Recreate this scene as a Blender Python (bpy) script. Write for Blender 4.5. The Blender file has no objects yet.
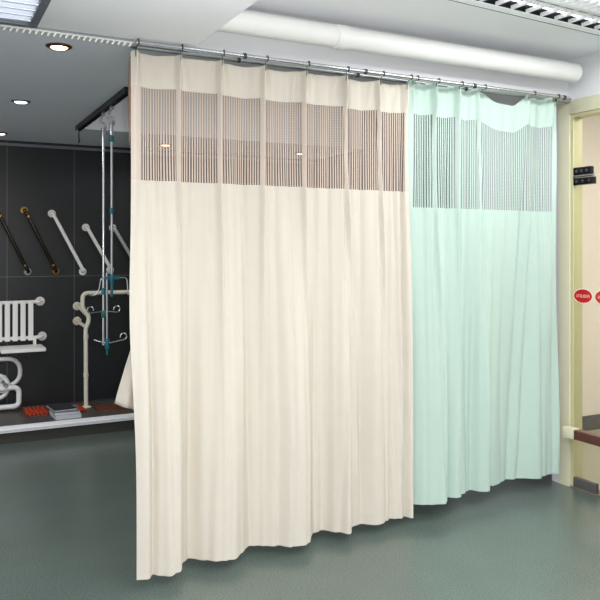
import bpy, bmesh, math, random
from mathutils import Vector, Matrix
random.seed(7)
PI = math.pi
COL = bpy.context.scene.collection
SC = bpy.context.scene

# ------------------------------------------------------------------ materials
def srgb(r, g, b):
    f = lambda c: c/12.92 if c <= .04045 else ((c+.055)/1.055)**2.4
    return (f(r/255), f(g/255), f(b/255), 1)

def mat(name, rgb, rough=.5, metal=0, spec=.5, noise=0, nscale=40, bump=0, bscale=200, emit=0, emit_rgb=None):
    m = bpy.data.materials.new(name); m.use_nodes = True
    nt = m.node_tree; N = nt.nodes; L = nt.links
    b = N['Principled BSDF']
    col = srgb(*rgb)
    b.inputs['Base Color'].default_value = col
    b.inputs['Roughness'].default_value = rough
    b.inputs['Metallic'].default_value = metal
    b.inputs['Specular IOR Level'].default_value = spec
    tc = N.new('ShaderNodeTexCoord')
    nz = N.new('ShaderNodeTexNoise'); nz.inputs['Scale'].default_value = nscale
    nz.inputs['Detail'].default_value = 4
    L.new(tc.outputs['Object'], nz.inputs['Vector'])
    mx = N.new('ShaderNodeMixRGB'); mx.blend_type = 'MIX'
    k = 1-noise
    mx.inputs[1].default_value = (col[0]*k, col[1]*k, col[2]*k, 1)
    k = 1+noise
    mx.inputs[2].default_value = (min(col[0]*k, 1), min(col[1]*k, 1), min(col[2]*k, 1), 1)
    L.new(nz.outputs['Fac'], mx.inputs[0]); L.new(mx.outputs[0], b.inputs['Base Color'])
    if bump:
        n2 = N.new('ShaderNodeTexNoise'); n2.inputs['Scale'].default_value = bscale
        L.new(tc.outputs['Object'], n2.inputs['Vector'])
        bp = N.new('ShaderNodeBump'); bp.inputs['Strength'].default_value = bump
        bp.inputs['Distance'].default_value = .002
        L.new(n2.outputs['Fac'], bp.inputs['Height']); L.new(bp.outputs[0], b.inputs['Normal'])
    if emit:
        b.inputs['Emission Color'].default_value = srgb(*(emit_rgb or rgb))
        b.inputs['Emission Strength'].default_value = emit
    return m

def tile_mat(name, rgb, grout, axis='X', off=.699, offz=.155, w=.595, h=1.2, g=.003, rough=.35):
    m = mat(name, rgb, rough, noise=.25, nscale=3)
    nt = m.node_tree; N = nt.nodes; L = nt.links
    b = N['Principled BSDF']; src = b.inputs['Base Color'].links[0].from_socket
    geo = N.new('ShaderNodeNewGeometry'); sep = N.new('ShaderNodeSeparateXYZ')
    L.new(geo.outputs['Position'], sep.inputs[0])
    def line(sock, o, p):
        a = N.new('ShaderNodeMath'); a.operation = 'SUBTRACT'; a.inputs[1].default_value = o - 10*p - g
        L.new(sock, a.inputs[0])
        c = N.new('ShaderNodeMath'); c.operation = 'MODULO'; c.inputs[1].default_value = p
        L.new(a.outputs[0], c.inputs[0])
        d = N.new('ShaderNodeMath'); d.operation = 'LESS_THAN'; d.inputs[1].default_value = 2*g
        L.new(c.outputs[0], d.inputs[0]); return d.outputs[0]
    l1 = line(sep.outputs[axis], off, w); l2 = line(sep.outputs['Z'], offz, h)
    mxm = N.new('ShaderNodeMath'); mxm.operation = 'MAXIMUM'
    L.new(l1, mxm.inputs[0]); L.new(l2, mxm.inputs[1])
    mx = N.new('ShaderNodeMixRGB'); L.new(mxm.outputs[0], mx.inputs[0]); L.new(src, mx.inputs[1])
    mx.inputs[2].default_value = srgb(*grout); L.new(mx.outputs[0], b.inputs['Base Color'])
    return m

def cloth_mat(name, rgb, trans=.25):
    m = mat(name, rgb, .95, spec=.1, noise=.03, nscale=12)
    nt = m.node_tree; N = nt.nodes; L = nt.links
    b = N['Principled BSDF']
    uv = N.new('ShaderNodeUVMap')
    wv = N.new('ShaderNodeTexNoise'); wv.inputs['Scale'].default_value = 1
    mp = N.new('ShaderNodeMapping'); mp.inputs['Scale'].default_value = (260, 26, 1)
    L.new(uv.outputs[0], mp.inputs[0]); L.new(mp.outputs[0], wv.inputs[0])
    bp = N.new('ShaderNodeBump'); bp.inputs['Strength'].default_value = .05; bp.inputs['Distance'].default_value = .001
    L.new(wv.outputs['Fac'], bp.inputs['Height']); L.new(bp.outputs[0], b.inputs['Normal'])
    tr = N.new('ShaderNodeBsdfTranslucent'); tr.inputs[0].default_value = srgb(*rgb)
    ms = N.new('ShaderNodeMixShader'); ms.inputs[0].default_value = trans
    out = N['Material Output']
    L.new(b.outputs[0], ms.inputs[1]); L.new(tr.outputs[0], ms.inputs[2]); L.new(ms.outputs[0], out.inputs[0])
    return m

def net_mat(name, thread, net, period, duty, net_alpha):
    """open-work curtain net: opaque vertical threads, sheer yarn between, plain cloth bands at the pleats"""
    m = bpy.data.materials.new(name); m.use_nodes = True
    nt = m.node_tree; N = nt.nodes; L = nt.links
    N.remove(N['Principled BSDF']); out = N['Material Output']
    uv = N.new('ShaderNodeUVMap'); sep = N.new('ShaderNodeSeparateXYZ'); L.new(uv.outputs[0], sep.inputs[0])
    def math_(op, a, bval):
        n = N.new('ShaderNodeMath'); n.operation = op
        if isinstance(a, float): n.inputs[0].default_value = a
        else: L.new(a, n.inputs[0])
        if isinstance(bval, float): n.inputs[1].default_value = bval
        else: L.new(bval, n.inputs[1])
        return n.outputs[0]
    fr = math_('FRACT', math_('DIVIDE', sep.outputs[0], period), 0.)
    st = math_('LESS_THAN', fr, duty)
    at = N.new('ShaderNodeAttribute'); at.attribute_name = 'plain'
    band = math_('GREATER_THAN', at.outputs['Fac'], .5)
    opaque = math_('MAXIMUM', st, band)
    weft = math_('LESS_THAN', math_('FRACT', math_('DIVIDE', sep.outputs[1], .009), 0.), .3)
    alpha = math_('MINIMUM', math_('ADD', math_('MULTIPLY', weft, .25), net_alpha), 1.)
    d1 = N.new('ShaderNodeBsdfDiffuse'); d1.inputs[0].default_value = srgb(*thread)
    d2 = N.new('ShaderNodeBsdfDiffuse'); d2.inputs[0].default_value = srgb(*net)
    tp = N.new('ShaderNodeBsdfTransparent')
    m1 = N.new('ShaderNodeMixShader'); L.new(alpha, m1.inputs[0]); L.new(tp.outputs[0], m1.inputs[1]); L.new(d2.outputs[0], m1.inputs[2])
    m2 = N.new('ShaderNodeMixShader'); L.new(opaque, m2.inputs[0]); L.new(m1.outputs[0], m2.inputs[1]); L.new(d1.outputs[0], m2.inputs[2])
    L.new(m2.outputs[0], out.inputs[0])
    return m

def glass_mat():
    m = bpy.data.materials.new('glass'); m.use_nodes = True
    nt = m.node_tree; N = nt.nodes; L = nt.links
    N.remove(N['Principled BSDF'])
    t = N.new('ShaderNodeBsdfTransparent'); t.inputs[0].default_value = (.96, .965, .95, 1)
    g = N.new('ShaderNodeBsdfGlossy'); g.inputs['Roughness'].default_value = .03
    lw = N.new('ShaderNodeLayerWeight'); lw.inputs[0].default_value = .15
    ms = N.new('ShaderNodeMixShader'); L.new(lw.outputs['Fresnel'], ms.inputs[0])
    L.new(t.outputs[0], ms.inputs[1]); L.new(g.outputs[0], ms.inputs[2])
    L.new(ms.outputs[0], N['Material Output'].inputs[0])
    return m

M = dict(
    ceil=mat('white_ceiling_paint', (240, 241, 245), .9, noise=.03, nscale=1.5),
    ceil_grey=mat('grey_ceiling_paint', (232, 235, 243), .9, noise=.04, nscale=2),
    wall=mat('white_wall_paint', (236, 236, 238), .85, noise=.02, nscale=2),
    lilac=mat('pale_lilac_paint', (214, 212, 222), .8, noise=.04, nscale=8),
    beige_wall=mat('beige_wall_paint', (226, 216, 203), .8, noise=.02, nscale=2),
    tiles=tile_mat('charcoal_wall_tiles', (28, 30, 34), (92, 92, 94)),
    tiles_y=tile_mat('charcoal_side_tiles', (28, 30, 34), (92, 92, 94), axis='Y', off=7.2),
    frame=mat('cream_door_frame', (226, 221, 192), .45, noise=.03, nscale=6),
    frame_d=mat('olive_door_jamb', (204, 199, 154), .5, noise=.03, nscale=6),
    dark=mat('black_rail_coating', (30, 33, 36), .4),
    black=mat('black_plastic', (18, 18, 20), .25),
    chrome=mat('chrome', (205, 208, 212), .18, metal=1),
    alu=mat('brushed_aluminium', (170, 174, 178), .35, metal=.9, noise=.05),
    alu_paint=mat('grey_fixture_frame', (120, 126, 134), .4, metal=.3),
    dark_metal=mat('dark_grey_metal', (82, 84, 88), .35, metal=.8),
    bronze=mat('dark_bronze', (46, 38, 28), .22, metal=.6),
    ring=mat('copper_brown_ring', (120, 72, 48), .3, metal=.5),
    brass=mat('polished_brass', (176, 140, 74), .22, metal=1),
    white=mat('white_plastic', (246, 245, 242), .35, noise=.02),
    ivory=mat('ivory_plastic', (230, 226, 208), .4, noise=.04, nscale=20),
    teal=mat('teal_plastic', (22, 104, 118), .4),
    green=mat('green_plastic', (22, 104, 78), .4),
    rubber_red=mat('brick_red_rubber', (186, 66, 34), .6, noise=.1, nscale=30),
    rubber_brown=mat('brown_rubber', (112, 62, 40), .6, noise=.15, nscale=30),
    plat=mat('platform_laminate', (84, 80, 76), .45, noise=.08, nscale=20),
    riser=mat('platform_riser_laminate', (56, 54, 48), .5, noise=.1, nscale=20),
    strip=mat('white_edge_strip', (244, 245, 247), .4),
    dbook=mat('dark_cover', (54, 58, 66), .4),
    wbook=mat('pale_paper', (205, 208, 214), .6),
    gbook=mat('grey_cover', (120, 124, 132), .5),
    skirt=mat('grey_skirting', (92, 90, 88), .5),
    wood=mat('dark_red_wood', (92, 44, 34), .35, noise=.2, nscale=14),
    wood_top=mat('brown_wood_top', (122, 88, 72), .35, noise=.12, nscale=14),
    red=mat('red_sticker', (196, 26, 28), .45),
    cream=mat('cream_sticker_edge', (246, 226, 206), .5),
    pink=mat('pale_pink_print', (250, 188, 176), .5),
    thresh=mat('brown_threshold', (122, 112, 98), .5, noise=.2, nscale=30),
    nfloor=mat('olive_grey_vinyl', (166, 164, 142), .5, noise=.06, nscale=60),
    beige_cloth=cloth_mat('beige_curtain_cloth', (227, 219, 206), .12),
    beige_edge=cloth_mat('brown_curtain_backing', (150, 118, 96), .1),
    mint_cloth=cloth_mat('mint_curtain_cloth', (200, 221, 210), .12),
    beige_net=net_mat('beige_open_net', (220, 206, 194), (168, 148, 137), .0135, .38, .42),
    mint_net=net_mat('mint_open_net', (198, 215, 207), (166, 182, 173), .0150, .42, .34),
    glass=glass_mat(),
    warm=mat('warm_lamp_lens', (255, 225, 180), .4, emit=9, emit_rgb=(255, 214, 160)),
    cool=mat('cool_lamp_lens', (230, 245, 255), .4, emit=7, emit_rgb=(215, 238, 255)),
    orange=mat('orange_lamp_ring', (215, 130, 70), .3, metal=.3),
    white_louvre=mat('white_reflector_enamel', (245, 247, 250), .4),
    tube=mat('fluorescent_tube', (255, 255, 255), .4, emit=5),
    louvre=mat('white_louvre_metal', (226, 230, 238), .3, metal=.25),
)
def floor_mat():
    m = mat('green_grey_vinyl', (112, 126, 120), .27, spec=.75, noise=.0, bump=.05, bscale=120)
    nt = m.node_tree; N = nt.nodes; L = nt.links; b = N['Principled BSDF']
    tc = N.new('ShaderNodeTexCoord')
    n1 = N.new('ShaderNodeTexNoise'); n1.inputs['Scale'].default_value = 150; n1.inputs['Detail'].default_value = 2
    n2 = N.new('ShaderNodeTexNoise'); n2.inputs['Scale'].default_value = 2.2; n2.inputs['Detail'].default_value = 5
    for n in (n1, n2): L.new(tc.outputs['Object'], n.inputs['Vector'])
    r = N.new('ShaderNodeValToRGB'); r.color_ramp.elements[0].position = .3; r.color_ramp.elements[1].position = .7
    r.color_ramp.elements[0].color = srgb(76, 85, 82); r.color_ramp.elements[1].color = srgb(114, 129, 121)
    L.new(n1.outputs['Fac'], r.inputs[0])
    mx = N.new('ShaderNodeMixRGB'); mx.blend_type = 'MULTIPLY'; mx.inputs[0].default_value = .25
    L.new(r.outputs[0], mx.inputs[1]); L.new(n2.outputs['Fac'], mx.inputs[2]); L.new(mx.outputs[0], b.inputs['Base Color'])
    return m
M['floor'] = floor_mat()

# ------------------------------------------------------------------ mesh helpers
def box(bm, x0, x1, y0, y1, z0, z1, bev=0):
    r = bmesh.ops.create_cube(bm, size=1)
    vs = r['verts']
    bmesh.ops.scale(bm, vec=(x1-x0, y1-y0, z1-z0), verts=vs)
    bmesh.ops.translate(bm, vec=((x0+x1)/2, (y0+y1)/2, (z0+z1)/2), verts=vs)
    if bev:
        es = list({e for v in vs for e in v.link_edges})
        bmesh.ops.bevel(bm, geom=es, offset=bev, segments=2, affect='EDGES', profile=.7)
    return vs

def smooth_path(pts, rad=.03, seg=5):
    """round every corner of a polyline"""
    pts = [Vector(p) for p in pts]; out = [pts[0]]
    for a, b, c in zip(pts, pts[1:], pts[2:]):
        d1 = (a-b); d2 = (c-b); r = min(rad, d1.length*.49, d2.length*.49)
        p1 = b+d1.normalized()*r; p2 = b+d2.normalized()*r
        for i in range(seg+1):
            t = i/seg; out.append(p1*(1-t)**2 + b*2*t*(1-t) + p2*t*t)
    out.append(pts[-1]); return out

def tube(bm, pts, r, n=12, closed=False, cap=True):
    pts = [Vector(p) for p in pts]; rings = []; m = len(pts); up = None
    for i, p in enumerate(pts):
        if closed: t = (pts[(i+1) % m]-pts[i-1]).normalized()
        else: t = (pts[min(i+1, m-1)]-pts[max(i-1, 0)]).normalized()
        if up is None:
            up = Vector((0, 0, 1)) if abs(t.z) < .9 else Vector((1, 0, 0))
        a = t.cross(up).normalized(); b = a.cross(t).normalized(); up = b
        rr = r[i] if isinstance(r, (list, tuple)) else r
        rings.append([bm.verts.new(p+(a*math.cos(2*PI*k/n)+b*math.sin(2*PI*k/n))*rr) for k in range(n)])
    for i in range(m if closed else m-1):
        A = rings[i]; B = rings[(i+1) % m]
        for k in range(n): bm.faces.new((A[k], A[(k+1) % n], B[(k+1) % n], B[k]))
    if cap and not closed:
        bm.faces.new(rings[0][::-1]); bm.faces.new(rings[-1])

def lathe(bm, prof, centre, axis='Z', n=28):
    """profile list of (radius, height) turned about an axis"""
    c = Vector(centre); rings = []
    for r, h in prof:
        ring = []
        for k in range(n):
            a = 2*PI*k/n; u, v = r*math.cos(a), r*math.sin(a)
            p = {'Z': (u, v, h), 'Y': (u, h, v), 'X': (h, u, v)}[axis]
            ring.append(bm.verts.new(c+Vector(p)))
        rings.append(ring)
    for A, B in zip(rings, rings[1:]):
        for k in range(n): bm.faces.new((A[k], A[(k+1) % n], B[(k+1) % n], B[k]))
    bm.faces.new(rings[0][::-1]); bm.faces.new(rings[-1])

def obj(name, bm, m, parent=None, smooth=True, at=None):
    """link a bmesh given in world coordinates as one object; its origin goes to `at`"""
    bmesh.ops.recalc_face_normals(bm, faces=bm.faces)
    me = bpy.data.meshes.new(name); bm.to_mesh(me); bm.free()
    ms = m if isinstance(m, (list, tuple)) else [m]
    for x in ms: me.materials.append(x)
    o = bpy.data.objects.new(name, me); COL.objects.link(o)
    base = Vector(at) if at is not None else (Vector(parent['_o']) if parent is not None and '_o' in parent else Vector((0, 0, 0)))
    me.transform(Matrix.Translation(-base))
    if parent is not None:
        o.parent = parent; o.location = base-Vector(parent['_o'])
    else:
        o.location = base
    o['_o'] = tuple(base)
    if smooth:
        for p in me.polygons: p.use_smooth = True
        me.set_sharp_from_angle(angle=math.radians(38))
    return o

def tag(o, label, cat, group=None):
    o['label'] = label; o['category'] = cat
    if group: o['group'] = group
    return o

def thing(name, label, cat, loc, group=None):
    o = bpy.data.objects.new(name, None); COL.objects.link(o); o.location = loc; o['_o'] = tuple(loc)
    o.empty_display_size = .05
    return tag(o, label, cat, group)

def part(name, fn, m, parent, **k):
    bm = bmesh.new(); fn(bm); return obj(name, bm, m, parent, **k)

def copy_tree(src, loc, label, group=None):
    c = src.copy(); COL.objects.link(c); c.location = loc; c['label'] = label
    if group: c['group'] = group
    for ch in list(src.children):
        k = ch.copy(); COL.objects.link(k); k.parent = c
        for g in list(ch.children):
            q = g.copy(); COL.objects.link(q); q.parent = k
    return c

def struct(name, fn, m, smooth=False, parent=None):
    o = part(name, fn, m, parent, smooth=smooth)
    if parent is None: o['kind'] = 'structure'
    return o

# ------------------------------------------------------------------ room shell
ZL, ZH = 2.6, 2.88          # low and high ceiling
XE = 1.2                    # edge where the low ceiling stops
XR = 3.9                    # right-hand wall
struct('floor', lambda b: box(b, -4.5, XR+.05, -1.5, 7.3, -.1, 0), M['floor'])
struct('floor', lambda b: box(b, XR+.05, 7.2, -1.5, 4.76, -.1, 0), M['nfloor'])
struct('wall_back', lambda b: box(b, -4.5, XR+.15, 7.2, 7.3, 0, 3.05), M['tiles'])
struct('wall_right', lambda b: box(b, XR, XR+.15, 3.70, 4.85, 0, 3.05), M['lilac'])
struct('wall_right', lambda b: box(b, XR, XR+.15, 4.85, 7.2, 0, 3.05), M['tiles_y'])
struct('wall_right', lambda b: box(b, XR, XR+.15, -1.5, 3.70, 2.61, 3.0), M['wall'])
struct('ceiling', lambda b: (box(b, -2.2, XE, -1.5, 3.49, ZL, ZL+.36),), M['ceil'])
struct('ceiling', lambda b: (box(b, -4.5, XE, 3.53, 7.2, ZL, ZL+.45), box(b, XE, XR, 6.25, 7.2, ZL, ZL+.45)), M['ceil_grey'])
struct('ceiling', lambda b: box(b, XE, XR, -1.5, 3.62, ZH, ZH+.12), M['ceil'])
struct('ceiling', lambda b: box(b, XE, XR, 3.82, 6.25, 3.0, 3.08), M['ceil'])
struct('trim_1', lambda b: box(b, XE, XR, 3.62, 3.82, ZL, 3.08), M['wall'])                       # beam over the curtains
struct('trim_2', lambda b: box(b, XE-.28, XR, 3.585, 3.619, ZL-.006, ZL+.022), M['alu'])           # metal trim along the beam
struct('trim_3', lambda b: box(b, -4.5, XR, 7.185, 7.199, 2.55, 2.575), M['alu_paint'])
struct('trim_4', lambda b: box(b, XE+.01, XR, 6.235, 6.25, ZL, 3.0), M['wall'])                   # white face at the end of the recess
struct('baseboard_right', lambda b: box(b, XR-.012, XR, 3.76, 7.0, 0, .085), M['skirt'])
# the room behind the glass
struct('wall_front', lambda b: box(b, XR+.15, 7.2, 4.66, 4.76, 0, 3.0), M['beige_wall'])
struct('wall_side', lambda b: box(b, 7.2, 7.3, -1.5, 4.76, 0, 3.0), M['beige_wall'])
struct('ceiling', lambda b: box(b, XR+.15, 7.2, -1.5, 4.76, 3.0, 3.08), M['ceil'])
struct('baseboard_front', lambda b: box(b, XR+.15, 7.2, 4.645, 4.66, 0, .13), M['skirt'])

# door frame with glass leaf, transom and steel patch fittings
d = part('door_1', lambda b: (box(b, XR-.005, XR+.10, 3.6, 3.70, 0, 2.61, .004), box(b, XR-.006, XR+.10, 1.2, 3.6, 2.515, 2.61, .004),
                              box(b, XR-.005, XR+.10, 1.06, 1.2, 0, 2.61, .004)), M['frame'], None, at=(XR, 3.6, 0))
d['kind'] = 'structure'
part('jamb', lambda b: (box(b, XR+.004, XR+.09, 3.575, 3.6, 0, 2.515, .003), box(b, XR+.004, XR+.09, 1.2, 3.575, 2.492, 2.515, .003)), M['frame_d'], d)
part('transom_glass', lambda b: box(b, XR+.012, XR+.022, 1.22, 3.574, 2.094, 2.491), M['glass'], d, smooth=False)
part('glass_leaf', lambda b: box(b, XR+.012, XR+.022, 2.4, 3.574, .012, 2.086), M['glass'], d, smooth=False)
part('glass_leaf', lambda b: box(b, XR+.012, XR+.022, 1.22, 2.394, .012, 2.086), M['glass'], d, smooth=False)
def patch(z0, z1, y0, y1, m=M['black'], screws=True):
    p = part('patch_fitting', lambda b: box(b, XR+.002, XR+.034, y0, y1, z0, z1, .004), m, d)
    if screws:
        def sc(b):
            for y in (y0+.03, (y0+y1)/2, y1-.03):
                lathe(b, [(.011, -.003), (.011, 0), (.006, .003)], (XR+.001, y, (z0+z1)/2), 'X', 12)
        part('screw', sc, M['chrome'], p)
patch(2.100, 2.152, 3.43, 3.574); patch(2.034, 2.082, 3.41, 3.574)
patch(.012, .075, 3.39, 3.574, M['skirt'], False)
part('pivot_bar', lambda b: box(b, XR-.002, XR+.008, 3.40, 3.574, 2.084, 2.096, .002), M['chrome'], d)
part('threshold', lambda b: box(b, XR+.0, XR+.1, 1.2, 3.6, 0, .011, .002), M['thresh'], d)
# round warning stickers on the glass
def sticker(y, z, label):
    X = XR+.0115
    t = thing('door_sticker', label, 'sticker', (X, y, z), 'round red stickers on the glass door')
    part('sticker_edge', lambda b: lathe(b, [(.058, -.0005), (.058, 0)], (X, y, z), 'X', 40), M['cream'], t, smooth=False).scale = (1, 1.42, .86)
    part('sticker_face', lambda b: lathe(b, [(.052, -.001), (.052, -.0006)], (X, y, z), 'X', 40), M['red'], t, smooth=False).scale = (1, 1.42, .86)
    def marks(b):
        s = .011
        def bar(cy, cz, w, h): box(b, X-.0016, X-.0011, y-cy-w/2, y-cy+w/2, z+cz-h/2, z+cz+h/2)
        for cy, kind in ((-.037, 'I'), (-.022, 'N'), (-.004, 'U'), (.014, 'B'), (.033, 'A')):
            if kind == 'I': bar(cy, 0, .004, .022)
            else:
                bar(cy-.006, 0, .0038, .022); bar(cy+.006, 0, .0038, .022)
                if kind in 'NAB': bar(cy, .009, .012, .004)
                if kind in 'UB': bar(cy, -.009, .012, .004)
                if kind in 'AB': bar(cy, 0, .012, .004)
    part('print', marks, M['pink'], t, smooth=False).scale = (1, 1.35, .9)
sticker(3.50, 1.294, 'red sticker with pink print on the glass, next to the door post')
sticker(3.325, 1.294, 'red sticker on the glass at the picture edge, farther from the door post')

# low wooden rail across the doorway with a cream end cap
t = thing('bumper_rail', 'low dark red wooden rail with cream end cap crossing the glass door', 'handrail', (XR-.07, 3.58, 0))
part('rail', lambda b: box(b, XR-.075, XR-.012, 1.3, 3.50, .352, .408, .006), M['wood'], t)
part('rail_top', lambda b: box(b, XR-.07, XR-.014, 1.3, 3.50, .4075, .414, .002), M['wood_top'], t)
part('end_cap', lambda b: box(b, XR-.078, XR-.007, 3.50, 3.60, .348, .418, .018), M['frame'], t)
part('bracket', lambda b: (box(b, XR-.05, XR-.02, 3.2, 3.24, 0, .353, .003), box(b, XR-.08, XR-.008, 3.17, 3.27, 0, .008, .002)), M['dark_metal'], t)
part('bracket', lambda b: (box(b, XR-.05, XR-.02, 1.5, 1.54, 0, .353, .003), box(b, XR-.08, XR-.008, 1.47, 1.57, 0, .008, .002)), M['dark_metal'], t)

# ------------------------------------------------------------------ raised display platform
t = thing('display_platform', 'low dark platform with pale edge strip along the black tiled wall', 'platform', (1.0, 6.85, 0))
part('platform_top', lambda b: box(b, -4.4, XR-.02, 6.51, 7.18, .12, .15), M['plat'], t, smooth=False)
part('edge_strip', lambda b: (box(b, -4.4, XR-.02, 6.49, 6.51, .095, .152, .004), box(b, -4.4, XR-.02, 6.482, 6.49, .118, .124)), M['strip'], t)
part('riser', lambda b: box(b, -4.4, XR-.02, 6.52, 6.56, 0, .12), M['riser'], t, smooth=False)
ZP = .1501

# ------------------------------------------------------------------ pipe under the high ceiling
t = thing('ceiling_pipe', 'thick white pipe running along the beam under the ceiling', 'pipe', (2.5, 3.47, 2.755))
PY, PZ, PR = 3.47, 2.757, .060
part('pipe_body', lambda b: lathe(b, [(PR, 1.22), (PR, 3.79), (PR*.97, 3.81), (PR*.8, 3.818)], (0, PY, PZ), 'X', 40), M['white'], t)
part('joint_sleeve', lambda b: lathe(b, [(PR, 1.99), (PR+.006, 1.993), (PR+.006, 2.06), (PR, 2.063)], (0, PY, PZ), 'X', 40), M['white'], t)
for x in (2.02, 3.3):
    part('pipe_bracket', lambda b: box(b, x-.012, x+.012, PY+.05, 3.62, PZ-.01, PZ+.01, .002), M['white'], t)

# ------------------------------------------------------------------ curtain rods and track
def rod(y, m, label, x0):
    r = thing('curtain_rod', label, 'curtain rod', (x0, y, 2.583), 'double curtain rods')
    part('rod', lambda b: tube(b, [(x0, y, 2.583), (3.73, y, 2.583)], .0115, 16), m, r)
    for x in (1.46, 2.18, 2.95, 3.69):
        part('rod_bracket', lambda b: (box(b, x-.006, x+.006, y, 3.60, 2.586, 2.594, .001),
                                       lathe(b, [(.015, -.008), (.015, .008)], (x, y, 2.583), 'X', 16)), M['dark_metal'], r)
rod(3.455, M['chrome'], 'bright chrome curtain rod, front one of the pair above the curtains', .905)
rod(3.535, M['alu'], 'dark curtain rod, rear one of the pair, just above the curtain headings', .93)
t_end = thing('rod_end_plate', 'small brown upright end plate where the curtain rods meet the door frame', 'end plate', (3.75, 3.52, 2.55))
part('plate', lambda b: box(b, 3.742, 3.752, 3.572, 3.604, 2.49, 2.60, .002), mat('brown_end_plate', (120, 92, 84), .5), t_end)

t = thing('ceiling_track', 'white toothed curtain track on the ceiling left of the beige curtain', 'curtain track', (-.4, 3.51, 2.59))
part('track', lambda b: (box(b, -1.6, .90, 3.485, 3.53, 2.584, 2.612, .002),), M['white'], t)
part('track_flange', lambda b: box(b, -1.6, .90, 3.478, 3.486, 2.590, 2.604, .001), M['alu'], t)
bm = bmesh.new(); box(bm, -.004, .004, -.012, .012, -.012, .012, .001)
bmesh.ops.rotate(bm, cent=(0, 0, 0), matrix=Matrix.Rotation(math.radians(32), 3, 'Y'), verts=bm.verts)
g0 = obj('glider', bm, M['white'], None); g0.parent = t
xs = [.886-.0265*i for i in range(44)]
for i, x in enumerate(xs):
    g = g0 if i == 0 else g0.copy()
    if i: COL.objects.link(g)
    g.parent = t; g.location = (x+.4, -.016, -.012)

# ------------------------------------------------------------------ curtains
def interp(pts, x):
    if x <= pts[0][0]: return pts[0][1]
    for (a, ya), (b, yb) in zip(pts, pts[1:]):
        if x <= b:
            t = (x-a)/(b-a); t = t*t*(3-2*t); return ya+(yb-ya)*t
    return pts[-1][1]
def sst(a, b, x):
    t = max(0, min(1, (x-a)/(b-a))); return t*t*(3-2*t)
def bell(x, c, s): return math.exp(-((x-c)/s)**2)

def curtain(name, label, group, x0, x1, ytop, ztop, zhem, zn1, zn0, hem, hooks, bands, creases, sag, mats, slant, root_x, spread=0, belly=0):
    root = thing(name, label, 'curtain', (root_x, ytop, zhem), group)
    nx = int((x1-x0)/.004)
    X = [x0+(x1-x0)*i/nx for i in range(nx+1)]
    def surf(x, z):
        """z is the flat cloth height; returns the hanging point"""
        tt = sst(2.2, .5, z)                      # 0 near the heading, 1 near the hem
        xx = x + spread*sst(2.2, .3, z)*(x-x0)/(x1-x0) - belly*bell(z, 1.25, .45)*bell(x, x0, .10)
        lo = sum(interp(hem, xx+k*.007)*wk for k, wk in ((-2, .12), (-1, .22), (0, .32), (1, .22), (2, .12)))
        nearest = min(abs(x-h) for h in hooks)
        top = ytop - .010*bell(nearest, 0, .016) + .012*sst(0, .09, nearest)
        y = top*(1-tt)+lo*tt
        fade = 1-sst(1.9, .9, z)*.75
        for c, s in bands:
            xc = c+s*(z-2.15)
            y -= .026*fade*bell(x, xc, .011)
            y += .010*fade*bell(x, xc+.024, .014)
        hz = sst(2.33, 2.5, z)
        for h in hooks:
            y += hz*(-.018*bell(x, h+.010, .010)+.012*bell(x, h+.034+.08*(2.55-z), .016)-.006*bell(x, h-.04-.15*(2.55-z), .014))
        for c, a, w, k in creases:
            up = 1-sst(1.9, 2.35, z)*.6
            y += 1.25*a*up*bell(x, c+k*(z-1.2), w)
        y += .004*math.sin(23*x+2.5*z)*sst(2.4, 1.5, z) + .0025*math.sin(61*x-4*z+1.3)
        zz = z - sag(x)*sst(1.95, 2.62, z)
        return Vector((xx, y, zz))
    length = [0]
    for a, b in zip(X, X[1:]):
        length.append(length[-1]+(surf(b, 2.2)-surf(a, 2.2)).length)
    def sheet(pname, z0, z1, rows, m, net=False, thick=.0016, off=0, parent=root):
        bm = bmesh.new(); uvl = bm.loops.layers.uv.new('UVMap')
        pl = bm.verts.layers.float.new('plain')
        grid = []
        for j in range(rows+1):
            z = z0+(z1-z0)*j/rows; row = []
            for i, x in enumerate(X):
                p = surf(x, z); p.y += off
                v = bm.verts.new(p); row.append(v)
                if net:
                    f = max([1-abs(x-(c+s*(z-2.15)-.004))/.0095*.5 for c, s in bands]+[0])
                    if x < x0+slant: f = 1
                    if x > x1-slant*.8: f = 1
                    v[pl] = f
            grid.append(row)
        for j in range(rows):
            for i in range(nx):
                f = bm.faces.new((grid[j][i], grid[j][i+1], grid[j+1][i+1], grid[j+1][i]))
                for lp, (ii, jj) in zip(f.loops, ((i, j), (i+1, j), (i+1, j+1), (i, j+1))):
                    lp[uvl].uv = (length[ii], z0+(z1-z0)*jj/rows)
        o = obj(pname, bm, m, parent)
        for p in o.data.polygons: p.use_smooth = True
        if not net:
            sol = o.modifiers.new('thickness', 'SOLIDIFY'); sol.thickness = thick; sol.offset = 0; sol.use_rim = False
        return o
    body = sheet('curtain_body', zhem+.035, zn0, 70, mats[0])
    sheet('bottom_hem', zhem, zhem+.035, 4, mats[0], thick=.0016, parent=body)
    sheet('mesh_panel', zn0, zn1, 24, mats[1], net=True)
    sheet('heading', zn1, ztop, 14, mats[0])
    for h in hooks:
        p = surf(min(max(h, x0), x1), ztop)
        def hk(b):
            tube(b, smooth_path([(h, p.y-.004, p.z-.03), (h, p.y-.006, p.z+.006), (h, 3.475, 2.57), (h, 3.468, 2.5995), (h, 3.442, 2.5985), (h, 3.440, 2.574)], .008, 4), .0022, 8)
            lathe(b, [(.0130, -.003), (.0130, .003)], (h, 3.455, 2.583), 'X', 16)
        part('hook', hk, M['dark_metal'], root)
    return root, surf, body

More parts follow.
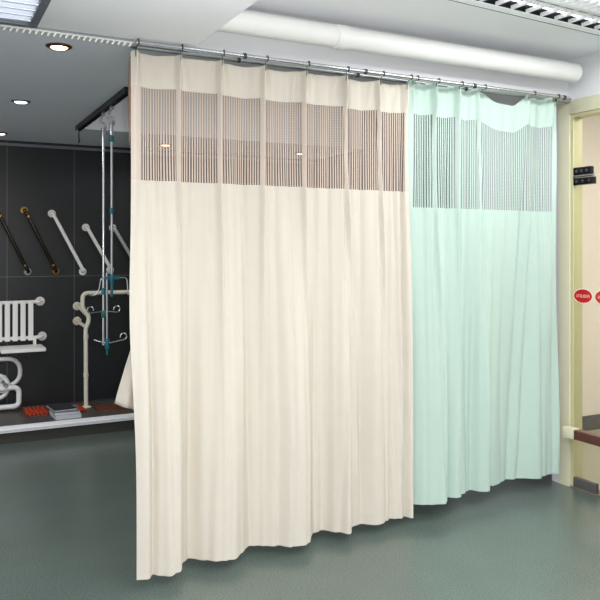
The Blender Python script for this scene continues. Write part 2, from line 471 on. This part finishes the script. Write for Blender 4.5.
B_hem = [(0.895, 3.415), (0.93, 3.40), (0.955, 3.393), (0.974, 3.445), (1.008, 3.414), (1.056, 3.377), (1.107, 3.399), (1.146, 3.494), (1.198, 3.533), (1.256, 3.476), (1.296, 3.443), (1.393, 3.419), (1.438, 3.45), (1.505, 3.529), (1.561, 3.529), (1.663, 3.463), (1.717, 3.42), (1.784, 3.415), (1.828, 3.452), (1.892, 3.527), (1.963, 3.555), (2.012, 3.497), (2.07, 3.435), (2.14, 3.53), (2.206, 3.53), (2.278, 3.476), (2.357, 3.504), (2.398, 3.535), (2.475, 3.496), (2.516, 3.475)]
M_hem = [(2.49, 3.58), (2.558, 3.555), (2.657, 3.502), (2.757, 3.47), (2.832, 3.55), (2.883, 3.524), (2.981, 3.577), (3.046, 3.608), (3.075, 3.549), (3.125, 3.524), (3.213, 3.60), (3.381, 3.645), (3.499, 3.635), (3.6, 3.573), (3.72, 3.61), (3.80, 3.60)]
hooksB = [0.915, 1.131, 1.347, 1.586, 1.827, 2.07, 2.30, 2.49]
def sagB(x):
    return .006*min(1, min(abs(x-h) for h in hooksB)/.1)*(1+.8*math.sin(9*x))
curtain('privacy_curtain', 'long beige privacy curtain with brown-looking mesh top, nearer and larger', 'ceiling-hung privacy curtains',
        .897, 2.52, 3.52, 2.556, .058, 2.392, 1.938, B_hem, hooksB,
        [(1.131, 0), (1.347, 0), (1.586, 0), (1.827, 0), (2.095, -.05), (2.315, -.05)],
        [(1.06, .012, .022, -.02), (.985, .006, .012, 0), (1.30, .010, .020, .02), (1.445, .008, .015, 0), (1.50, .013, .018, -.02), (1.66, .010, .018, 0),
         (1.735, .007, .012, .01), (1.905, .014, .018, 0), (2.075, .013, .016, .03), (2.20, .012, .016, 0), (2.33, .010, .014, -.02),
         (2.44, .008, .012, -.03), (2.478, .022, .012, -.01), (2.39, .006, .008, 0), (1.185, .008, .014, 0), (1.99, .006, .012, 0)],
        sagB, (M['beige_cloth'], M['beige_net']), .045, 1.7, 0, .022)
hooksM = [2.535, 2.685, 2.857, 3.034, 3.435, 3.64]
def sagM(x):
    s = .014*min(1, min(abs(x-h) for h in hooksM)/.08)
    if 3.034 < x < 3.435:
        t = (x-3.034)/.401
        u = t/.64 if t < .64 else (1-t)/.36
        s = .088*(1-math.exp(-2.2*u**1.3))/(1-math.exp(-2.2))*(1-.10*bell(u, 1, .2)) + .004*math.sin(40*x)*u
    return s
rootM, surfM, bodyM = curtain('privacy_curtain', 'mint green privacy curtain beside the door post, its heading sagging between hooks', 'ceiling-hung privacy curtains',
        2.50, 3.70, 3.52, 2.588, .105, 2.40, 1.850, M_hem, hooksM,
        [(2.70, -.03), (2.865, -.01), (3.045, -.06)],
        [(2.63, .010, .016, 0), (2.72, .014, .016, -.03), (2.80, .012, .014, 0), (2.90, .010, .014, 0), (2.96, .012, .014, 0), (3.10, .018, .018, -.05),
         (3.26, .006, .02, 0), (3.38, .014, .022, .05), (3.46, .010, .016, .06), (3.56, .014, .02, 0), (3.66, .010, .016, 0), (2.56, .008, .012, 0)],
        sagM, (M['mint_cloth'], M['mint_net']), .05, 3.1, .10)
rootB = [o for o in COL.objects if o.name == 'privacy_curtain'][0]

# loose side flap and dark backing edge on the near edge of the beige curtain
bm = bmesh.new(); uvl = bm.loops.layers.uv.new('UVMap'); g = []
A, Bp, Cc = Vector((.905, 3.50, 1.17)), Vector((.838, 3.57, .858)), Vector((.925, 3.53, .822))
for j in range(17):
    v = j/16; row = []
    for i in range(13):
        u = i/12
        l = A.lerp(Bp, v); r = A.lerp(Cc, v)+Vector((.01, 0, 0))
        l.x += .012*math.sin(v*PI)*-.4 
        p = l.lerp(r, u); p.y += .018*math.sin(u*7+v*2)*v; row.append(bm.verts.new(p+Vector((.012*i/12*(1-v), 0, 0))))
    g.append(row)
for j in range(16):
    for i in range(12):
        f = bm.faces.new((g[j][i], g[j][i+1], g[j+1][i+1], g[j+1][i]))
        for lp, (ii, jj) in zip(f.loops, ((i, j), (i+1, j), (i+1, j+1), (i, j+1))): lp[uvl].uv = (ii*.01, jj*.02)
fl = obj('side_flap', bm, M['beige_cloth'], rootB)
sol = fl.modifiers.new('thickness', 'SOLIDIFY'); sol.thickness = .006
bm = bmesh.new(); uvl = bm.loops.layers.uv.new('UVMap')
prev = None
for j in range(31):
    z = 2.53-.42*j/30; w = .022*math.sin(min(1, j/16)*PI/2)*(1 if j < 18 else max(.15, 1-(j-18)/12))
    a = bm.verts.new((.896, 3.521, z)); b_ = bm.verts.new((.893, 3.523+w, z))
    if prev: bm.faces.new((prev[0], prev[1], b_, a))
    prev = (a, b_)
sh = obj('side_hem', bm, M['beige_edge'], rootB)
sol = sh.modifiers.new('thickness', 'SOLIDIFY'); sol.thickness = .004

# ------------------------------------------------------------------ ceiling lights
def downlight(x, y, lens, ring, label, col, energy):
    t = thing('downlight', label, 'downlight', (x, y, ZL), 'round downlights in the grey ceiling')
    part('trim_ring', lambda b: (lathe(b, [(.062, .0), (.062, -.004), (.052, -.010), (.044, -.010), (.040, .0)], (x, y, ZL), 'Z', 36)), M['ring'] if ring else M['alu_paint'], t)
    part('lamp_lens', lambda b: lathe(b, [(.040, -.006), (.036, -.0115), (.02, -.013)], (x, y, ZL), 'Z', 30), lens, t)
    L = bpy.data.lights.new('downlight_lamp', 'SPOT'); L.energy = energy; L.color = col; L.spot_size = 1.9; L.spot_blend = .6; L.shadow_soft_size = .03
    o = bpy.data.objects.new('downlight_lamp', L); COL.objects.link(o); o.location = (x, y, ZL-.03)
downlight(.603, 3.758, M['warm'], True, 'warm orange-rimmed downlight, nearest the curtain track', (1, .72, .45), 9)
downlight(.598, 5.264, M['cool'], False, 'cool white downlight between the two warm ones', (.85, .93, 1), 9)
downlight(.603, 6.782, M['warm'], True, 'warm downlight at the left picture edge, close to the black tiled wall', (1, .72, .45), 7)

downlight(2.06, 6.80, M['warm'], True, 'warm downlight seen through the mesh, behind the first panel of the beige curtain', (1, .72, .45), 9)
downlight(3.48, 6.77, M['warm'], True, 'warm downlight seen through the middle of the beige curtain mesh', (1, .72, .45), 9)

# square louvred fixture in the low ceiling (its corner shows at top left)
t = thing('louvre_light', 'square grey-framed ceiling light with white slats, over the toothed track', 'ceiling light', (.15, 3.1, 2.6), 'louvred ceiling lights')
x0, x1, y0, y1 = -.17, .455, 2.82, 3.43
part('light_frame', lambda b: (box(b, x0, x1, y1-.028, y1, 2.578, 2.6, .002), box(b, x0, x1, y0, y0+.028, 2.578, 2.6, .002),
                               box(b, x0, x0+.035, y0+.028, y1-.028, 2.578, 2.6, .002), box(b, x1-.035, x1, y0+.028, y1-.028, 2.578, 2.6, .002)), M['alu_paint'], t)
part('diffuser', lambda b: box(b, x0+.03, x1-.03, y0+.02, y1-.02, 2.594, 2.5995), mat('lit_diffuser', (235, 240, 248), .5, emit=.35), t, smooth=False)
bm = bmesh.new(); box(bm, x0+.036, x1-.036, -.030, .030, -.002, .002, .001)
bmesh.ops.rotate(bm, cent=(0, 0, 0), matrix=Matrix.Rotation(math.radians(12), 3, 'X'), verts=bm.verts)
bmesh.ops.translate(bm, vec=(-.15, 0, 0), verts=bm.verts)
s0 = obj('slat', bm, M['louvre'], None, smooth=False); s0['_o'] = (0, 0, 0)
for i in range(7):
    s = s0 if i == 0 else s0.copy()
    if i: COL.objects.link(s)
    s.parent = t; s.location = (0, y1-.066-.078*i-3.1, -.014)

# long parabolic louvre light in the high ceiling (top right)
t = thing('louvre_light', 'long white parabolic louvre light over the mint curtain', 'ceiling light', (3.0, 2.85, 2.88), 'louvred ceiling lights')
x0, x1, y0, y1 = 2.33, 3.78, 2.52, 3.015
part('light_frame', lambda b: (box(b, x0, x1, y1-.004, y1, 2.846, 2.879, .001), box(b, x0, x1, y0, y0+.012, 2.846, 2.879, .001),
                               box(b, x0, x0+.012, y0, y1, 2.846, 2.879, .001), box(b, x1-.012, x1, y0, y1, 2.846, 2.879, .001)), M['alu_paint'], t)
part('housing', lambda b: box(b, x0+.01, x1-.01, y0+.01, y1-.01, 2.8745, 2.8795), M['dark_metal'], t, smooth=False)
def refl(yc, hw):
    def f(b):
        pts = [(-hw, 2.850), (-hw*.74, 2.852), (-hw*.66, 2.864), (-hw*.6, 2.8735)]
        for sgn in (1, -1):
            pr = [(yc+sgn*p[0], p[1]) for p in pts]
            a = [b.verts.new((x0+.014, y, z)) for y, z in pr]; c = [b.verts.new((x1-.014, y, z)) for y, z in pr]
            for k in range(3): b.faces.new((a[k], a[k+1], c[k+1], c[k]))
            for k in range(3):
                pass
    return f
part('reflector', lambda b: (box(b, x0+.014, x1-.014, 2.958, 3.010, 2.848, 2.852), box(b, x0+.014, x1-.014, 2.802, 2.815, 2.848, 2.852)), M['white_louvre'], t, smooth=False)
rf = part('reflector', refl(2.66, .125), M['white_louvre'], t)
sol = rf.modifiers.new('thickness', 'SOLIDIFY'); sol.thickness = .002
part('lamp_tube', lambda b: tube(b, [(x0+.05, 2.89, 2.868), (x1-.05, 2.89, 2.868)], .004, 10), M['tube'], t)
part('lamp_tube', lambda b: tube(b, [(x0+.05, 2.66, 2.866), (x1-.05, 2.66, 2.866)], .007, 10), M['tube'], t)
bm = bmesh.new(); box(bm, -.006, .006, -.075, .075, -.010, .010, .001)
b0 = obj('cross_blade', bm, M['white_louvre'], None, smooth=False)
k = 0
for yc, step, n, sc in ((2.885, .112, 12, 1), (2.66, .056, 25, 1.4)):
    for i in range(n):
        s = b0 if k == 0 else b0.copy()
        if k: COL.objects.link(s)
        k += 1
        s.parent = t; s.scale = (1, sc, 1); s.location = (x0+.07+step*i-3.0, yc-2.85, -.020)
t.rotation_euler = (0, 0, math.radians(4.3)); t.location = (3.0, 2.817, 2.8785)

# ------------------------------------------------------------------ ceiling rail and hanging infusion rods
t = thing('hanging_rail', 'black square ceiling rail running from the back wall towards the beige curtain', 'rail', (1.13, 5.3, 2.59))
part('rail', lambda b: (box(b, 1.108, 1.148, 4.50, 6.12, 2.572, 2.599, .002), box(b, 1.108, 1.114, 4.50, 6.12, 2.560, 2.573), box(b, 1.142, 1.148, 4.50, 6.12, 2.560, 2.573)), M['dark'], t)
part('end_hook', lambda b: tube(b, smooth_path([(1.128, 6.07, 2.575), (1.128, 6.07, 2.50), (1.128, 6.045, 2.475), (1.128, 6.09, 2.462)], .012), .006, 8), M['black'], t)
RX = 1.128
def curl(sgn, yy, z, L, drop, r=.022, d=0):
    """wire arm ending in a curl"""
    pts = [(0, 0, 0), (sgn*L*.5, 0, drop*.6), (sgn*(L-r), 0, drop)]
    for k in range(10):
        a = -PI/2+k*PI*1.6/9
        pts.append((sgn*(L-r+math.cos(a)*r), d*k/9, drop+r+math.sin(a)*r))
    return [(RX+p[0], yy+p[1], z+p[2]) for p in pts]
def iv_head(tt, y):
    def carr(b):
        box(b, RX-.012, RX+.012, y-.015, y+.015, 2.535, 2.5715, .002)
        tube(b, smooth_path([(RX, y, 2.54), (RX-.02, y, 2.49), (RX+.022, y, 2.47), (RX+.012, y, 2.43), (RX-.018, y, 2.44)], .012), .0055, 8)
        tube(b, [(RX, y, 2.45), (RX, y, 2.36)], .011, 10)
    part('carrier', carr, M['chrome'], tt)
y = 5.18
t = thing('infusion_rod', 'hanging silver infusion rod with green hook clamp, hung farther along the rail', 'infusion rod', (RX, y, 1.1), 'infusion rods hanging from the ceiling rail')
iv_head(t, y)
part('rod', lambda b: tube(b, [(RX, y, 2.38), (RX, y, 1.5), (RX, y, .94)], [.0095, .0085, .0085], 12), M['chrome'], t)
cl = part('clamp', lambda b: (lathe(b, [(.012, -.025), (.015, -.021), (.015, .021), (.012, .025)], (RX, y, 1.155), 'Z', 16), box(b, RX-.004, RX+.022, y-.03, y-.01, 1.14, 1.17, .003)), M['green'], t)
part('hook', lambda b: tube(b, smooth_path(curl(-1, y, 1.175, .11, -.01), .01, 3), .0045, 8), M['chrome'], cl)
part('hook', lambda b: tube(b, smooth_path(curl(1, y, 1.175, .115, -.01), .01, 3), .0045, 8), M['chrome'], cl)
part('collar', lambda b: lathe(b, [(.011, -.025), (.015, -.02), (.015, .02), (.011, .025)], (RX, y, 1.315), 'Z', 16), M['teal'], t)
y = 4.93
t = thing('infusion_rod', 'hanging infusion rod with two teal hook clamps, hung closer to the curtain', 'infusion rod', (RX, y, 1.0), 'infusion rods hanging from the ceiling rail')
iv_head(t, y)
part('collar', lambda b: lathe(b, [(.011, -.02), (.017, -.015), (.017, .015), (.011, .02)], (RX, y, 2.34), 'Z', 16), M['teal'], t)
part('rod', lambda b: tube(b, [(RX, y, 2.38), (RX, y, 1.40)], .0085, 12), M['alu'], t)
part('collar', lambda b: lathe(b, [(.011, -.02), (.014, -.015), (.014, .015), (.011, .02)], (RX, y, 1.86), 'Z', 16), M['teal'], t)
cl = part('clamp', lambda b: (lathe(b, [(.010, -.04), (.015, -.03), (.015, .02), (.011, .03)], (RX, y, 1.41), 'Z', 16), box(b, RX-.05, RX+.05, y-.012, y+.012, 1.405, 1.425, .004),
                              box(b, RX-.008, RX+.008, y-.01, y+.01, 1.29, 1.37, .003)), M['teal'], t)
part('hook', lambda b: tube(b, smooth_path([(RX-.03, y, 1.415), (RX-.07, y, 1.415), (RX-.085, y, 1.33), (RX-.12, y, 1.295), (RX-.155, y, 1.31)], .02), .0045, 8), M['chrome'], cl)
part('hook', lambda b: tube(b, smooth_path([(RX+.03, y, 1.415), (RX+.10, y, 1.415), (RX+.11, y, 1.30)], .02), .0045, 8), M['chrome'], cl)
lo = part('lower_rod', lambda b: tube(b, [(RX-.032, y, 1.45), (RX-.03, y, .99)], .0075, 12), M['alu'], t)
part('link', lambda b: tube(b, [(RX, y, 1.44), (RX-.032, y, 1.45)], .006, 8), M['alu'], t)
c2 = part('clamp', lambda b: (lathe(b, [(.006, -.08), (.007, -.045), (.014, -.035), (.015, .02), (.011, .03)], (RX-.03, y, .985), 'Z', 16),), M['teal'], t)
def sh_(pts): return [(p[0]-.03, p[1], p[2]) for p in pts]
part('hook', lambda b: tube(b, smooth_path(sh_(curl(-1, y, .98, .11, .03)), .01, 3), .0045, 8), M['chrome'], c2)
part('hook', lambda b: tube(b, smooth_path(sh_(curl(1, y, .98, .13, .02)), .01, 3), .0045, 8), M['chrome'], c2)

# ------------------------------------------------------------------ grab bars on the wall
W = 7.2
def flange(b, x, z, r=.036):
    lathe(b, [(r, 0), (r, -.008), (r*.92, -.013), (r*.74, -.013), (r*.68, -.004), (r*.5, -.004)], (x, W, z), 'Y', 24)
def grab_bar(p, q, mb, mf, label, r=.0165, tips=None):
    t = thing('grab_bar', label, 'grab bar', ((p[0]+q[0])/2, W, (p[1]+q[1])/2), 'slanted grab bars on the black wall')
    so = .065
    dv = (Vector((q[0], 0, q[1]))-Vector((p[0], 0, p[1]))).normalized()*.03
    pts = [(p[0], W-.006, p[1]), (p[0], W-so, p[1]), (q[0], W-so, q[1]), (q[0], W-.006, q[1])]
    part('bar', lambda b: tube(b, smooth_path(pts, .03), r, 14), mb, t)
    for e in (p, q): part('flange', lambda b: flange(b, *e), mf, t)
    if tips:
        for e, s in ((p, 1), (q, -1)):
            c = Vector((e[0], W-so, e[1]))+dv*s*2.2
            part('ring', lambda b: tube(b, [c-dv*.25, c+dv*.25], r+.003, 14), tips, t)
grab_bar((.605, 1.965), (.875, 1.40), M['bronze'], M['chrome'], 'black and bronze slanted grab bar, first from the picture edge', tips=M['brass'])
grab_bar((.845, 1.965), (1.122, 1.40), M['bronze'], M['brass'], 'black grab bar with brass flanges, next to the white ones', tips=M['brass'])
grab_bar((1.09, 1.94), (1.372, 1.395), M['white'], M['white'], 'longest white slanted grab bar, beside the brass-flanged one')
grab_bar((1.40, 1.815), (1.63, 1.41), M['white'], M['white'], 'shorter white grab bar right behind the infusion rods')
grab_bar((1.655, 1.815), (1.90, 1.40), mat('pale_grey_plastic', (176, 178, 182), .35), M['white'], 'greyish slanted grab bar partly hidden by the beige curtain')

# ------------------------------------------------------------------ wall-mounted folding seat
t = thing('shower_seat', 'white slatted folding shower seat fixed to the black wall', 'shower seat', (.78, W, .9))
ys = W-.07
part('rail', lambda b: tube(b, smooth_path([(.985, W-.006, 1.125), (.975, ys, 1.125), (.52, ys, 1.125), (.51, W-.006, 1.125)], .03), .016, 12), M['white'], t)
part('rail', lambda b: tube(b, smooth_path([(1.003, W-.006, .80), (.99, ys, .80), (.50, ys, .80), (.49, W-.006, .80)], .03), .016, 12), M['white'], t)
for x, z in ((.985, 1.125), (1.003, .80), (.51, 1.125), (.49, .80)):
    part('flange', lambda b: flange(b, x, z, .042), M['white'], t)
for i in range(6):
    x = .893-.0665*i
    part('slat', lambda b: box(b, x-.022, x+.022, ys-.024, ys-.012, .775, 1.14, .005), M['white'], t)
part('seat', lambda b: box(b, .615, .985, 6.82, 7.12, .705, .738, .012), M['white'], t)
part('seat_hinge', lambda b: (box(b, .915, .94, ys-.03, ys+.01, .73, .80, .004), box(b, .55, .60, ys-.03, ys+.01, .73, .80, .004), box(b, .57, .62, 7.06, 7.11, .71, .75, .004)), M['white'], t)

# looped white support rails below the seat
def rrect(x0, x1, z0, z1, y, r, tilt=0):
    pts = []
    for cx, cz, a0 in ((x1-r, z1-r, 0), (x0+r, z1-r, PI/2), (x0+r, z0+r, PI), (x1-r, z0+r, 3*PI/2)):
        for k in range(7):
            a = a0+PI/2*k/6; z = cz+r*math.sin(a)
            pts.append((cx+r*math.cos(a), y-tilt*(z-z0), z))
    return pts
t = thing('folding_support_rail', 'white looped folding support rails with round pivot below the shower seat', 'support rail', (.7, W, .4))
part('loop', lambda b: tube(b, rrect(.40, .806, .375, .615, W-.05, .105), .020, 12, closed=True), M['white'], t)
part('loop', lambda b: tube(b, rrect(.30, .787, .195, .365, W-.13, .045), .023, 12, closed=True), M['white'], t)
part('loop', lambda b: tube(b, rrect(.46, .70, .27, .48, W-.09, .10), .019, 12, closed=True), M['white'], t)
part('pivot', lambda b: (lathe(b, [(.030, 0), (.030, -.03), (.02, -.045), (.02, -.16), (.012, -.17)], (.675, W, .39), 'Y', 20),), M['alu'], t)
part('wall_plate', lambda b: box(b, .62, .69, W-.012, W, .30, .46, .004), M['white'], t)

# ivory free-standing rail
t = thing('ivory_support_rail', 'tall ivory support rail standing on the platform, bent to the right at top', 'support rail', (1.355, 6.95, ZP))
def main(b):
    tube(b, smooth_path([(1.95, 6.95, 1.203), (1.325, 6.95, 1.203), (1.322, 6.95, 1.06), (1.378, 6.95, 1.00), (1.378, 6.95, .935), (1.352, 6.95, .88), (1.355, 6.95, ZP+.01)], .05, 7), .0195, 14)
part('tube', main, M['ivory'], t)
part('support_arm', lambda b: tube(b, smooth_path([(1.32, W-.006, 1.068), (1.322, 7.08, 1.062), (1.378, 6.95, .985)], .04), .017, 12), M['ivory'], t)
part('support_arm', lambda b: tube(b, smooth_path([(1.32, W-.006, .926), (1.322, 7.08, .918), (1.362, 6.95, .888)], .04), .017, 12), M['ivory'], t)
for z in (1.068, .926): part('flange', lambda b: flange(b, 1.32, z, .040), M['ivory'], t)
part('foot_flange', lambda b: lathe(b, [(.045, 0), (.045, .008), (.03, .014)], (1.355, 6.95, ZP), 'Z', 24), M['ivory'], t)
part('foot', lambda b: (tube(b, [(1.90, 6.95, 1.2), (1.90, 6.95, ZP)], .0195, 12),), M['ivory'], t)
for z in (.80, .45):
    part('coupling', lambda b: lathe(b, [(.0195, -.02), (.023, -.016), (.023, .016), (.0195, .02)], (1.354, 6.95, z), 'Z', 18), M['ivory'], t)

# ------------------------------------------------------------------ mats and brochures on the platform
def matt(x0, x1, y0, y1, label, m, nx=5, ny=6):
    t = thing('rubber_mat', label, 'mat', ((x0+x1)/2, (y0+y1)/2, ZP), 'perforated rubber mats on the platform')
    def f(b):
        for i in range(nx+1):
            x = x0+(x1-x0)*i/nx; box(b, x-.007, x+.007, y0-.007, y1+.007, ZP, ZP+.014)
        for j in range(ny+1):
            y = y0+(y1-y0)*j/ny; box(b, x0-.007, x1+.007, y-.007, y+.007, ZP+.0005, ZP+.0135)
        box(b, x0, x1, y0, y1, ZP+.0002, ZP+.004)
    part('mat_grid', f, m, t, smooth=False)
matt(.83, 1.00, 6.80, 7.13, 'orange-red perforated mat between the loops and the brochures', M['rubber_red'])
matt(1.235, 1.315, 6.76, 7.05, 'narrow orange-red perforated mat beside the ivory rail foot', M['rubber_red'], 3, 6)
matt(1.42, 1.80, 6.72, 6.91, 'brown perforated mat right of the ivory rail', M['rubber_brown'], 9, 4)
def booklet(cx, cy, w, l, z, h, rot, m, label):
    t = thing('brochure', label, 'brochure', (cx, cy, z), 'brochures piled on the platform')
    def f(b, zz0, zz1, ins):
        vs = box(b, cx-w/2+ins, cx+w/2-ins*0, cy-l/2+ins, cy+l/2-ins, zz0, zz1)
        bmesh.ops.rotate(b, cent=(cx, cy, 0), matrix=Matrix.Rotation(rot, 3, 'Z'), verts=vs)
    part('pages', lambda b: f(b, z+.002, z+h-.002, .003), M['wbook'], t, smooth=False)
    part('cover', lambda b: (f(b, z, z+.0018, 0), f(b, z+h-.0018, z+h, 0)), m, t, smooth=False)
booklet(1.125, 6.70, .215, .30, ZP, .034, .05, M['wbook'], 'pale brochure at the bottom of the pile')
booklet(1.13, 6.705, .212, .30, ZP+.0345, .022, -.06, M['gbook'], 'grey brochure in the middle of the pile')
booklet(1.10, 6.74, .19, .27, ZP+.0570, .014, .12, M['dbook'], 'dark covered brochure on top of the pile')

# ------------------------------------------------------------------ lighting
T0 = math.radians(27.2)
def area(name, loc, rot, sx, sy, e, col=(1, 1, 1)):
    L = bpy.data.lights.new(name, 'AREA'); L.shape = 'RECTANGLE'; L.size = sx; L.size_y = sy; L.energy = e; L.color = col
    o = bpy.data.objects.new(name, L); COL.objects.link(o); o.location = loc; o.rotation_euler = rot; return o
area('ceiling_area_light', (3.0, 2.78, 2.83), (0, 0, 0), 1.3, .4, 22, (.95, .98, 1))
area('ceiling_area_light', (.15, 3.1, 2.565), (0, 0, 0), .55, .5, 5, (.95, .98, 1))
area('ceiling_area_light', (2.5, .6, 2.86), (0, 0, 0), 1.2, .6, 40, (.97, .99, 1))
area('ceiling_area_light', (2.6, 5.0, 2.98), (0, 0, 0), 1.0, 1.0, 14, (.97, .98, 1))
area('ceiling_area_light', (5.3, 2.8, 2.98), (0, 0, 0), 1.2, 1.2, 62, (1, .96, .9))
area('ceiling_area_light', (-.9, 4.9, 2.58), (0, 0, 0), 1.1, 1.1, 40, (.95, .97, 1))  # added out of frame to brighten the far room, no known fixture
# upward fill spot, added to brighten the ceilings; no known strobe stands here
L = bpy.data.lights.new('ceiling_fill_spot', 'SPOT'); L.energy = 760; L.spot_size = math.radians(125); L.spot_blend = .9; L.shadow_soft_size = .12
o = bpy.data.objects.new('ceiling_fill_spot', L); COL.objects.link(o); o.location = (.7, .3, 1.0); o.rotation_euler = (math.radians(173), 0, -T0)
# camera flash, a hand's breadth right of the lens
L = bpy.data.lights.new('camera_flash', 'POINT'); L.energy = 112; L.shadow_soft_size = .02; L.color = (1, .985, .96)
o = bpy.data.objects.new('camera_flash', L); COL.objects.link(o)
T = math.radians(27.2)
o.location = (.065*math.cos(T), -.065*math.sin(T), 1.66)

w = bpy.data.worlds.new('world'); SC.world = w; w.use_nodes = True
bg = w.node_tree.nodes['Background']; bg.inputs[0].default_value = (.95, .965, 1, 1); bg.inputs[1].default_value = .85

cam = bpy.data.cameras.new('camera'); co = bpy.data.objects.new('camera', cam); COL.objects.link(co)
co.location = (0, 0, 1.6); co.rotation_euler = (math.radians(90), 0, -T)
cam.sensor_width = 36; cam.lens = 738/600*36; cam.shift_y = -50/600; cam.clip_start = .02
SC.camera = co
SC.view_settings.view_transform = 'Standard'; SC.view_settings.look = 'None'
SC.view_settings.gamma = 1; SC.view_settings.use_curve_mapping = False
SC.view_settings.exposure = 0
for o in SC.objects:
    if '_o' in o: del o['_o']
